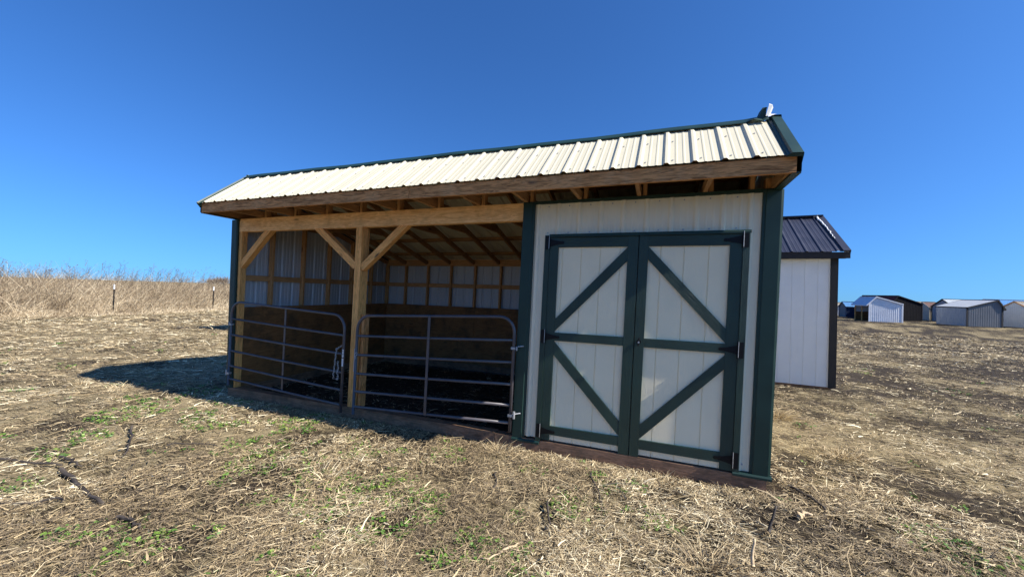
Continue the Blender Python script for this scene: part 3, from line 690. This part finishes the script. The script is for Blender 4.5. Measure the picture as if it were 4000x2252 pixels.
# door frame
B(MB().bar((5.118, -.020, .0), (5.118, -.020, 2.275), .055, .03, up=(0, 1, 0)), 'door_jamb', 'green_board')
B(MB().bar((7.046, -.022, .0), (7.046, -.022, 2.255), .054, .032, up=(0, 1, 0)), 'door_jamb', 'green_board')
mb = MB(); q = [(.0, 2.285), (-.05, 2.283), (-.055, 2.266), (-.055, 2.252), (-.05, 2.252)]
mb.extrude(([(5.145, y, z) for y, z in q], [(7.078, y, z-.003) for y, z in q]), None, None); B(mb, 'door_head_trim', 'green')
B(MB().box(5.146, 7.018, .012, .022, .0, 2.26), 'door_backing', 'dark')
def door(x0, x1, left):
    # boarded panel with grooves
    mb = MB(); gs = [5.295, 5.500, 5.700, 5.905] if left else [6.300, 6.515, 6.735]
    pts = [(x0, -.008)]
    for g in gs: pts += [(g-.005, -.008), (g-.003, -.001), (g+.003, -.001), (g+.005, -.008)]
    pts += [(x1, -.008)]
    zb = .018
    acc = 0
    for (a, ya), (b, yb) in zip(pts, pts[1:]):
        mb.quad((a, ya, zb), (b, yb, zb), (b, yb, 2.248), (a, ya, 2.248), [(0, a), (0, b), (2.23, b), (2.23, a)])
    mb.box(x0, x1, -.0005, .008, zb, 2.248)
    d = B(mb, 'door', 'door_panel'); tag(d)
    yc, th = -.0195, .022
    sl = (x0, 5.247) if left else (6.092, 6.182); sr = (5.980, 6.083) if left else (6.912, x1)
    P = lambda mb, n: B(mb, n, 'green_board', d)
    for a, b in (sl, sr): P(MB().bar(((a+b)/2, yc, .004 if (a > 5.9 and b < 6.2) else .02), ((a+b)/2, yc, 2.250), b-a, th, up=(0, 1, 0)), 'stile')
    for z0, z1 in ((2.140, 2.2495), (1.115, 1.204), (.082, .176)):
        P(MB().bar((sl[1]+.001, yc, (z0+z1)/2), (sr[0]-.001, yc, (z0+z1)/2), th-.001, z1-z0), 'rail')
    # diagonal boards, ends cut against stiles
    def diag(xa, za0, za1, xb, zb0, zb1):
        mb = MB(); y0, y1 = yc-th/2+.001, yc+th/2
        F = [(xa, y0, za0), (xb, y0, zb0), (xb, y0, zb1), (xa, y0, za1)]; R_ = [(p[0], y1, p[2]) for p in F]
        L_ = math.hypot(xb-xa, zb0-za0); o = random.random()*9
        mb.quad(*F, [(o, o), (o+L_, o), (o+L_, o+.1), (o, o+.1)])
        for i in range(4):
            j = (i+1) % 4; mb.quad(F[j], F[i], R_[i], R_[j], [(0, 0), (.7, 0), (.7, .02), (0, .02)])
        P(mb, 'brace')
    a, b = sl[1]+.001, sr[0]-.001
    if left: diag(a, 1.219, 1.352, b, 1.989, 2.134); diag(a, .963, 1.106, b, .186, .328)
    else: diag(a, 2.006, 2.136, b, 1.212, 1.345); diag(a, .186, .328, b, .961, 1.090)
    # strap hinges
    hx = 5.146 if left else 7.018; s = 1 if left else -1
    for z in (2.19, 1.155, .115 if left else .125):
        mb = MB(); y = -.036
        mb.box(min(hx-s*.004, hx-s*.046), max(hx-s*.004, hx-s*.046), -.043, -.039, z-.075, z+.075)
        mb.tube([(hx+s*.001, -.047, z-.078), (hx+s*.001, -.047, z+.078)], .0075, 8)
        t = [(hx+s*.008, z+.042), (hx+s*.05, z+.03), (hx+s*.13, z+.014), (hx+s*.155, z+.016), (hx+s*.165, z)]
        full = t+[(x, 2*z-q) for x, q in reversed(t[:-1])]
        if s < 0: full = full[::-1]
        mb.poly([(x, -.0385, q) for x, q in full]); mb.poly([(x, -.0345, q) for x, q in full][::-1])
        for k in range(len(full)):
            p, q = full[k], full[(k+1) % len(full)]; mb.quad((p[0], -.0385, p[1]), (q[0], -.0385, q[1]), (q[0], -.0345, q[1]), (p[0], -.0345, p[1]))
        pin = MB().tube([(hx-s*.001, -.0545, z-.068), (hx-s*.001, -.0545, z+.08)], .003, 6)
        for q in (.04, .1, .145): mb.tube([(hx+s*q, -.0385, z), (hx+s*q, -.042, z)], .005, 6)
        h = B(mb, 'hinge', 'black', d); B(pin, 'hinge_pin', 'steel', d)
    if not left:
        mb = MB(); c = Vector((6.134, -.031, 1.17)); mb.tube([c, c+Vector((0, -.012, 0))], .022, 14); mb.tube([c+Vector((0, -.012, 0)), c+Vector((0, -.035, 0))], .009, 10)
        mb.tube([c+Vector((-.002, -.037, -.042)), c+Vector((.002, -.037, .042))], .0075, 8); B(mb, 'handle', 'black', d)
        B(MB().tube([c+Vector((0, -.045, -.004)), c+Vector((0, -.050, -.004))], .010, 10), 'keyhole', 'steel', d)
    return d
tag(door(5.148, 6.083, True), 'left shed door, hinged beside the mid trim')
tag(door(6.092, 7.016, False), 'right shed door with the T handle')

# ------------------------------------------------------------------ tube gates
def gate(label, xa, xb, dza, dzb, ya, yb, hinge_left):
    """xa, xb outer ends; dz the sag of each end; six bars, bent top corners"""
    g = thing('tube_gate', label, 'gate', ((xa+xb)/2, -.07, 0), 'dark six-bar tube gates in front of the stalls')
    r = .019
    def P(x, z):
        t = (x-xa)/(xb-xa); return (x+.0*z, ya+(yb-ya)*t, z+dza+(dzb-dza)*t)
    zt, zb, R = 1.355, .155, .19
    pts = [(xa, .055)]+[(xa, zt-R)]+[(xa+R-R*math.cos(a), zt-R+R*math.sin(a)) for a in np.linspace(.15, math.pi/2, 9)]
    pts += [(xb-R+R*math.cos(a), zt-R+R*math.sin(a)) for a in np.linspace(math.pi/2, .15, 9)]+[(xb, zt-R), (xb, .055)]
    K = lambda mb, n, m, p=g, **k: mb.build(n, M[m], p, warp=W, **k)
    K(MB().tube([P(*p) for p in pts], r, 12), 'frame', 'tube', smooth=True)
    for z in (.155, .355, .59, .838, 1.088):
        K(MB().tube([P(xa+.012, z), P((xa+xb)/2, z-.004), P(xb-.012, z)], r*.9, 10), 'bar', 'tube', smooth=True)
    xm = (xa+xb)/2; a, b = Vector(P(xm, .14)), Vector(P(xm, zt))
    K(MB().bar(a+Vector((0, -.024 if not hinge_left else .020, 0)), b+Vector((0, -.024 if not hinge_left else .020, 0)), .034, .008, up=(0, 1, 0)), 'brace', 'tube')
    hx = xa if hinge_left else xb; s = -1 if hinge_left else 1
    for z, bolt in ((1.0, True), (.24, False)):
        c = Vector(P(hx, z)); mb = MB()
        if bolt:
            mb.box(c.x-.026, c.x+.026, c.y-.024, c.y+.022, c.z-.013, c.z+.013)
            mb.box(min(c.x+s*.032, c.x+s*.048), max(c.x+s*.032, c.x+s*.048), c.y-.014, c.y+.010, c.z-.026, c.z+.020)
        else:
            mb.box(c.x-.024, c.x+.024, c.y-.024, c.y+.024, c.z-.014, c.z+.014)
            mb.tube([c+Vector((s*.045, -.01, -.03)), c+Vector((s*.045, -.01, .05))], .014, 10)
            mb.tube([c+Vector((s*.045, -.01, .0)), c+Vector((s*.02, 0, .0))], .01, 8)
        mb.tube([c+Vector((s*.05, .0, .02)), c+Vector((s*.13, .05, .03))], .007, 8)
        K(mb, 'hinge', 'steel')
    return g, P, K
g1, P1, K1 = gate('left tube gate, sagging toward the middle post, with a hanging chain', .092, 2.385, 0., -.105, -.065, -.105, True)
# chain: zinc links hung from the latch end, doubled back on itself
def link(mb, c, d, roll, l=.034, w=.009, r=.0026):
    d = d.normalized(); a = d.orthogonal().normalized(); b = d.cross(a); sd = a*math.cos(roll)+b*math.sin(roll)
    pts = []
    for k in range(12):
        t = 2*math.pi*k/12; pts.append(c+d*(math.cos(t)*(w)+(l/2-w)*(1 if math.cos(t) > 0 else -1))+sd*math.sin(t)*w)
    mb.tube(pts, r, 6, closed=True)
mb = MB(); c0 = Vector(P1(2.375, .80))
path = []
for i in range(17): path.append(Vector((c0.x-.085-.002*i+.006*math.sin(i*1.7), c0.y-.03, c0.z+.10-.024*i)))
for i in range(10): path.append(Vector((c0.x-.050+.008*math.sin(i*1.3), c0.y-.025, c0.z-.29+.024*i)))
path += [Vector((c0.x-.082+.024*(i+.3), c0.y-.028, c0.z-.295)) for i in range(2)]
for i in range(4): path.append(Vector((c0.x-.08+.024*i, c0.y-.03, c0.z+.105+.014*i)))
for i, c in enumerate(path):
    d = Vector((.1, 0, 1)) if i < 27 else Vector((1, 0, .1 if i < 29 else .6))
    link(mb, c, d, (i % 2)*1.57+.5)
K1(mb, 'chain', 'steel', smooth=True)
for z0, z1 in ((.80, .905), (.68, .785)):
    a, b = Vector(P1(2.392, z0)), Vector(P1(2.392, z1)); off = Vector((.004, -.0215, 0)); K1(MB().bar(a+off, b+off, .026, .003, up=(0, 1, 0)), 'tag', 'tagw')
mb = MB()
for z0, z1 in ((.885, .892), (.875, .879), (.845, .851), (.835, .838)):
    a, b = Vector(P1(2.392, z0)), Vector(P1(2.392, z1)); off = Vector((.004, -.0240, 0)); mb.bar(a+off, b+off, .016, .001, up=(0, 1, 0))
K1(mb, 'tag_print', 'black')
g2, P2, K2 = gate('right tube gate, closing the wider stall beside the shed doors', 2.600, 4.795, -.095, .0, -.105, -.062, False)
mb = MB(); c0 = Vector(P2(2.60, .82))
link(mb, c0+Vector((.02, -.028, .03)), Vector((.3, 0, 1)), .3, l=.05, w=.013, r=.004); link(mb, c0+Vector((.008, -.028, -.01)), Vector((.1, 0, 1)), 1.0, l=.05, w=.013, r=.004)
K2(mb, 'chain_link', 'steel', smooth=True)
a, b = Vector(P2(2.578, .62)), Vector(P2(2.578, .92)); K2(MB().bar(a, b, .004, .02, up=(0, 1, 0)), 'latch_plate', 'tagw')

# ------------------------------------------------------------------ generic small sheds
def frame_fn(F, ang):
    c, s = math.cos(ang), math.sin(ang)
    def T(x, y, z): return (F[0]+c*x-s*y, F[1]+s*x+c*y, F[2]+z)
    return T
def ribmat(name, col, rough=.5, spec=.25): return painted(name, col, rough, .05, 1.5, bump=.006, spec=spec)
def simple_shed(name, label, F, ang, w, ln, hl, hr, hp, frac, wall, roof, trim, over_l=.15, over_r=.15, over_f=.12, side_wall=None, open_left=False, pitch=.2286, board=False, group=None, extra=None):
    """gable wall from F along ang, width w; the body runs back for ln. hl / hr eave heights, hp ridge at frac*w"""
    T = frame_fn(F, math.radians(ang)); root = thing(name, label, 'shed', F, group)
    K = lambda mb, n, m, p=root: mb.build(n, m, p, warp=T)
    def top(u): return hl+(hp-hl)*u/(frac*w) if u < frac*w else hp+(hr-hp)*(u-frac*w)/(w-frac*w)
    def wallsheet(mb, O, U, Nn, u0, u1, v1):
        if board: ribbed(mb, O, U, (0, 0, 1), Nn, u0, u1, .04, v1, pitch=.22, H=-.006, mh=0.)
        else: ribbed(mb, O, U, (0, 0, 1), Nn, u0, u1, .04, v1, pitch=pitch)
    mb = MB()
    # gable in columns so the ridge point is exact
    for a, b in ((0, frac*w), (frac*w, w)): wallsheet(mb, (0, 0, 0), (1, 0, 0), (0, -1, 0), a, b, top)
    K(mb, 'gable_wall', wall)
    mb = MB()
    for a, b in ((0, frac*w), (frac*w, w)): wallsheet(mb, (0, ln, 0), (1, 0, 0), (0, 1, 0), a, b, top)
    K(mb, 'gable_wall', wall)
    if not open_left: mb = MB(); wallsheet(mb, (0, 0, 0), (0, 1, 0), (-1, 0, 0), 0, ln, hl); K(mb, 'side_wall', side_wall or wall)
    mb = MB(); wallsheet(mb, (w, 0, 0), (0, 1, 0), (1, 0, 0), 0, ln, hr); K(mb, 'side_wall', side_wall or wall)
    # roof slopes with real thickness at the rim
    def slope(u0, z0, u1, z1, ov):
        d = Vector((u1-u0, 0, z1-z0)).normalized(); e = Vector((u1, 0, z1))+d*ov+Vector((0, 0, .05)); s0 = Vector((u0, 0, z0+.05))
        l = (e-s0).length; nn = Vector((-d.z, 0, d.x)) if d.x > 0 else Vector((d.z, 0, -d.x))
        mb = ribbed(MB(), s0, (0, 1, 0), d, nn, -over_f, ln+over_f, 0, l, pitch=pitch); K(mb, 'roof', roof)
        mb = MB()
        for yy in (-over_f-.012, ln+over_f+.012): mb.bar(s0+Vector((0, yy, -.045)), e+Vector((0, yy, -.045)), .03, .13, up=nn)
        K(mb, 'rake_trim', trim)
        K(MB().bar(e+Vector((0, -over_f, -.07)), e+Vector((0, ln+over_f, -.07)), .03, .12), 'fascia', trim)
    slope(frac*w, hp, 0, hl, over_l); slope(frac*w, hp, w, hr, over_r)
    K(MB().bar((frac*w, -over_f, hp+.065), (frac*w, ln+over_f, hp+.065), .22, .03), 'ridge_cap', trim)
    for u in (0, w):
        K(MB().bar((u, -.015, .03), (u, -.015, (hl if u == 0 else hr)-.02), .17, .05, up=(0, 1, 0)), 'corner_trim', trim)
    K(MB().box(.03, w-.03, .02, ln-.02, .0, .06), 'floor_skid', M['skid'])
    if extra: extra(K, T, root)
    return root
def g0(x, y): return (x, y, float(H(x, y)))
tan, grey, white, offw = [ribmat(n, c) for n, c in (('tan_siding', (.50, .46, .37)), ('grey_siding', (.34, .35, .36)), ('white_siding', (.74, .76, .80)), ('pale_siding', (.60, .60, .58)))]
blk = ribmat('black_siding', (.006, .006, .009), .8, .1); dgrey = ribmat('dark_grey_siding', (.16, .17, .185)); navy = ribmat('navy_siding', (.02, .04, .09))
red = ribmat('dark_red_roof', (.12, .025, .02)); brown = ribmat('brown_roof', (.17, .10, .08)); blue = ribmat('blue_roof', (.10, .26, .50), .4); galv = ribmat('galvanised_roof', (.50, .53, .54), .3); tanroof = ribmat('tan_roof', (.36, .32, .25)); greyroof = ribmat('light_grey_roof', (.42, .44, .46), .35); whiteroof = ribmat('white_roof', (.55, .62, .72), .3)
darktrim = M['black_trim']; GR = 'display sheds standing far off on the right'
# white shed with black trim right behind the main one
def sealant(K, T, root):
    mb = MB(); d = Vector((1.65, 0, -1.06)).normalized()
    pass
TH2 = -.055; c_, s_ = math.cos(TH2), math.sin(TH2)
Fw = (9.725-6.1*c_, 5.49-6.1*s_, float(H(9.7, 5.3))-.0)
Tw = frame_fn(Fw, TH2)
ws = thing('storage_shed', 'white board shed with black corner trim and charcoal roof behind the main shed', 'shed', Fw)
K = lambda mb, n, m, p=ws: mb.build(n, m, p, warp=Tw)
LW = 6.1; DW = 3.05; hz = 2.70; rz = 3.80
gro = [LW-(9.75-g)/c_ for g in (8.770, 8.998, 9.218, 9.440, 9.620)]
pts = [(0, 0)]
gg = [gro[0]-.222*k for k in range(22, 0, -1)]+gro
for g in gg:
    if g > .1: pts += [(g-.005, 0), (g-.003, .007), (g+.003, .007), (g+.005, 0)]
pts += [(LW, 0)]
mb = MB()
for (a, ya), (b, yb) in zip(pts, pts[1:]): mb.quad((a, ya, .045), (b, yb, .045), (b, yb, hz), (a, ya, hz), [(0, a), (0, b), (hz, b), (hz, a)])
K(mb, 'front_wall', M['white_board'])
K(MB().quad((0, DW, .04), (LW, DW, .04), (LW, DW, hz), (0, DW, hz)) or MB().box(0, LW, DW-.02, DW, .04, hz), 'back_wall', M['white_board'])
for u in (.0, LW-.03):
    mb = MB(); mb.poly([(u, 0.002, .05), (u, DW-.022, .05), (u, DW-.022, hz), (u, DW/2, rz-.07), (u, 0.002, hz)], [(0, 0), (3, 0), (3, 2.6), (1.5, 3.6), (0, 2.6)])
    K(mb, 'gable_wall', M['white_board'])
K(MB().bar((LW-.052, -.014, .04), (LW-.052, -.014, hz-.02), .105, .026, up=(0, 1, 0)), 'corner_trim', darktrim)
K(MB().bar((LW+.012, .045, .04), (LW+.012, .045, hz-.02), .024, .12, up=(0, 1, 0)), 'corner_trim', darktrim)
K(MB().bar((-.15, -.165, hz+.02), (LW+.16, -.165, hz+.02), .03, .125), 'fascia', darktrim)
K(MB().box(-.13, LW+.13, -.15, -.002, hz-.036, hz-.022), 'soffit', darktrim)
for sgn in (0, 1):
    y0 = -.19 if sgn == 0 else DW+.19; d = Vector((0, DW/2-y0, rz-(hz+.09))); l = d.length; d.normalize(); nn = Vector((0, -d.z, d.y)) if sgn == 0 else Vector((0, d.z, -d.y))
    nn = nn if nn.z > 0 else -nn
    K(ribbed(MB(), (0, y0, hz+.09), (1, 0, 0), d, nn, -.16, LW+.10, 0, l, off=LW-.04-.254*20, pitch=.254), 'roof', M['char_roof'])
    for u in (-.165, LW+.15):
        mb = MB(); o = Vector((u, y0, hz+.09)); mb.bar(o-nn*.045, o+d*l-nn*.045, .03, .14, up=nn); mb.bar(o+nn*.018+Vector((-.045 if u > 0 else .045, 0, 0)), o+nn*.018+d*l+Vector((-.045 if u > 0 else .045, 0, 0)), .12, .02, up=nn)
        K(mb, 'rake_trim', M['char_roof'])
    if sgn == 0:
        mb = MB(); pr = None; o = Vector((LW+.045, y0, hz+.09)); random.seed(3)
        pts = []
        for k in range(22):
            t = l*(.30+.68*k/21); pts.append(o+d*t+nn*.032+Vector((random.gauss(0, .010)-.02*(k > 17), 0, 0)))
        mb.tube(pts, .006, 6, r1=.022); mb.tube([pts[-1]+Vector((-.06, 0, .0)), pts[-1]+Vector((.03, 0, .015))], .026, 8)
        K(mb, 'sealant_streak', M['sealant'])
K(MB().bar((-.1, DW/2, rz+.02), (LW+.14, DW/2, rz+.02), .20, .03), 'ridge_cap', M['char_roof'])
K(MB().box(.03, LW-.03, .03, .12, -.04, .045), 'skid', M['skid']); K(MB().box(.03, LW-.03, DW-.12, DW-.03, -.04, .045), 'skid', M['skid'])
K(MB().quad((.02, .02, .05), (LW-.02, .02, .05), (LW-.02, DW-.02, .05), (.02, DW-.02, .05)) or MB().box(.02, LW-.05, .02, DW-.03, .05, .07), 'floor', M['ply'])
# a further shed hidden behind the stalls; its shadow shows at the left
simple_shed('storage_shed', 'plain tan shed behind the stalls that casts the small shadow at the left', g0(-8.0, 5.70), 0, 4.2, 3.0, 2.05, 2.05, 2.8, .5, tan, brown, darktrim)
# far sheds
def open_front(K, T, root):
    for y in (.05, 1.7, 3.3): K(MB().bar((.0, y, .03), (.0, y, 2.3), .1, .1, up=(0, 1, 0)), 'post', M['post'])
    K(MB().box(-.02, .05, .0, 3.4, 2.28, 2.48), 'header_beam', M['stud'])
    K(MB().box(3.5, 3.55, .1, 3.3, .03, 1.3), 'plywood_lining', M['ply']); K(MB().box(.1, 3.5, 3.28, 3.33, .03, 1.3), 'plywood_lining', M['ply'])
simple_shed('run_in_shed', 'white metal run-in shed with an open dark front, far off behind the corner', g0(33.5, 62.5), 5, 3.66, 3.4, 2.62, 2.50, 3.40, .20, white, whiteroof, white, over_l=.55, over_r=.05, open_left=True, group=GR, extra=open_front)
simple_shed('run_in_shed', 'black shed with dark red roof edge, right of the white open shed', g0(39.0, 69.6), 22, 4.65, 5.5, 2.72, 2.6, 3.70, .2, blk, red, blk, over_l=.4, over_r=.05, group=GR)
simple_shed('run_in_shed', 'widest grey shed with dark corner trim and long light roof', g0(41.95, 59.9), 9, 3.5, 4.3, 2.34, 2.56, 3.30, .86, dgrey, greyroof, darktrim, over_l=.03, over_r=.45, side_wall=grey, group=GR)
simple_shed('storage_shed', 'tan gabled shed with brown roof, between the black shed and the grey ones', g0(47.2, 80.6), -84, 2.6, 3.2, 2.22, 2.22, 2.93, .5, tan, brown, tan, group=GR)
simple_shed('storage_shed', 'grey gabled shed with a pale galvanised roof behind the widest grey shed', g0(47.5, 77.4), -84, 4.2, 7.5, 2.3, 2.3, 3.45, .5, grey, galv, darktrim, group=GR)
simple_shed('storage_shed', 'white gabled shed with tan roof at the right edge of the photo', g0(47.85, 64.6), -84, 3.4, 5., 2.45, 2.45, 3.23, .5, offw, tanroof, M['fascia'], group=GR)
simple_shed('storage_shed', 'long shed with a blue roof seen over the widest grey shed', g0(51.0, 75.0), -84, 3.6, 9., 2.4, 2.4, 3.55, .5, offw, blue, offw, group=GR)
simple_shed('storage_shed', 'small grey and navy shed with a bright blue roof, beside the black corner trim', g0(36.15, 79.2), -84, 2.0, 2.2, 1.85, 1.85, 2.58, .5, dgrey, blue, navy, side_wall=navy, group=GR)
simple_shed('storage_shed', 'brown shed half hidden behind the white open shed', g0(38.6, 78.5), -84, 1.9, 2.4, 1.9, 1.9, 2.45, .5, ribmat('brown_siding', (.16, .10, .08)), darktrim, darktrim, group=GR)
simple_shed('storage_shed', 'pale shed at the far left of the distant row', g0(36.6, 85.5), -84, 1.8, 2.4, 1.9, 1.9, 2.3, .5, offw, tanroof, offw, group=GR)
simple_shed('storage_shed', 'grey-roofed shed peeping over the black shed', g0(51.2, 93.5), -84, 3., 4., 2.3, 2.3, 3.05, .5, tan, tanroof, tan, group=GR)

# ------------------------------------------------------------------ fence in the grass
fence = thing('wire_fence', 'thin steel post fence with white-tipped posts standing in the tall grass', 'fence', (-19.8, 9.5, -.13))
D0 = Vector((CAM[0], CAM[1], 0)); fpts = []
for x, y in ((-19.0, 2.2), (-20.1, 7.3), (-20.9, 12.6), (-21.9, 18.2)): fpts.append(Vector((x, y, float(H(x, y)))))
for i, p in enumerate(fpts):
    mb = MB(); mb.bar(p, p+Vector((.03, 0, 1.28)), .028, .028, up=(0, 1, 0)); mb.bar(p+Vector((.03, 0, 0)), p+Vector((.06, 0, 1.28)), .012, .05, up=(0, 1, 0))
    f = mb.build('post', M['black'], fence)
    MB().bar(p+Vector((.03, 0, 1.282)), p+Vector((.035, 0, 1.53)), .05, .05, up=(0, 1, 0)).build('post_cap', M['tagw'], f)
for z in (.35, .75, 1.1):
    mb = MB(); mb.tube([p+Vector((0, .03, z)) for p in fpts], .0022, 5); mb.build('wire', M['black'], fence)

# ------------------------------------------------------------------ far trees on the horizon
M['twig'] = painted('bare_treetops', (.16, .125, .10), .9, .2, .5)
def tree(x, y, s, label):
    t = thing('bare_tree', label, 'tree', g0(x, y), 'bare trees on the far left horizon')
    b = Vector(g0(x, y)); mb = MB(); mb.tube([b, b+Vector((.1, 0, s*.25)), b+Vector((0, .1, s*.5))], s*.035, 7, r1=s*.015); mb.build('trunk', M['twig'], t)
    mb = MB()
    for k in range(420):
        a = random.random()*6.28; e = random.uniform(.0, 1.5); r = s*random.uniform(.12, .55)*(.75+.5*math.sin(a*2+s))
        st = b+Vector((random.gauss(0, s*.16), random.gauss(0, s*.16), s*random.uniform(.15, .5))); d = Vector((math.cos(a)*math.cos(e)*1.15, math.sin(a)*math.cos(e)*1.15, math.sin(e)*.85))
        mb.tube([st, st+d*r*.5+Vector((0, 0, random.gauss(0, .1))), st+d*r], s*.012, 3, r1=s*.006)
    mb.build('crown', M['twig'], t)
ft = (-.3535, .9354)
for i, (px, dist, s, lab) in enumerate(((547, 330, 9., 'bare tree on the horizon nearest the shed corner'), (530, 345, 8., 'bare tree second from the shed on the horizon'), (566, 340, 9.5, 'bare tree on the horizon touching the shed corner'))):
    k = (px*1.5534-2000)/1508.; d = (ft[0]+k*.9354, ft[1]+k*.3535); tree(CAM[0]+d[0]*dist, CAM[1]+d[1]*dist, s, lab)

# ------------------------------------------------------------------ sun, sky, camera
sd = Vector((-3.65, .20, -2.9)).normalized()
sun = bpy.data.lights.new('sun', 'SUN'); sun.energy = 5.0; sun.angle = math.radians(.53); sun.color = (1., .93, .82)
so = bpy.data.objects.new('sun', sun); COL.objects.link(so); so.rotation_euler = sd.to_track_quat('-Z', 'Y').to_euler(); so.location = (20, 0, 20)
w = bpy.data.worlds.new('World'); SC.world = w; w.use_nodes = True; nt = w.node_tree
sky = nt.nodes.new('ShaderNodeTexSky'); sky.sky_type = 'NISHITA'; sky.sun_disc = False
sky.sun_elevation = math.asin(-sd.z); sky.sun_rotation = math.atan2(-sd.x, -sd.y)
sky.altitude = 300; sky.air_density = 1.0; sky.dust_density = 1.5; sky.ozone_density = 2.4
tcw = nt.nodes.new('ShaderNodeTexCoord'); va = nt.nodes.new('ShaderNodeVectorMath'); va.operation = 'ADD'; va.inputs[1].default_value = (0, 0, .06)
vn = nt.nodes.new('ShaderNodeVectorMath'); vn.operation = 'NORMALIZE'
nt.links.new(tcw.outputs['Generated'], va.inputs[0]); nt.links.new(va.outputs[0], vn.inputs[0]); nt.links.new(vn.outputs[0], sky.inputs['Vector'])
tint = nt.nodes.new('ShaderNodeMix'); tint.data_type = 'RGBA'; tint.blend_type = 'MULTIPLY'; tint.inputs['Factor'].default_value = 1; tint.inputs['B'].default_value = (.30, .655, 1.13, 1)
bg = nt.nodes['Background']; nt.links.new(sky.outputs[0], tint.inputs['A']); nt.links.new(tint.outputs['Result'], bg.inputs['Color']); bg.inputs['Strength'].default_value = .085
cam = bpy.data.cameras.new('camera'); co = bpy.data.objects.new('camera', cam); COL.objects.link(co); SC.camera = co
cam.sensor_width = 36; cam.lens = 36*1507.97/4000; cam.clip_end = 9000; cam.clip_start = .05
yaw, pitch, roll = .3604, .0091, .03
f = Vector((-math.sin(yaw)*math.cos(pitch), math.cos(yaw)*math.cos(pitch), math.sin(pitch))); r = Vector((math.cos(yaw), math.sin(yaw), 0)); u = r.cross(f)
r2 = r*math.cos(roll)+u*math.sin(roll); u2 = u*math.cos(roll)-r*math.sin(roll)
m = Matrix((r2, u2, -f)).transposed().to_4x4(); m.translation = Vector(CAM); co.matrix_world = m
SC.view_settings.view_transform = 'Standard'; SC.view_settings.look = 'None'; SC.view_settings.exposure = .95; SC.view_settings.gamma = 1
for o in bpy.data.objects:
    if 'o' in o: del o['o']
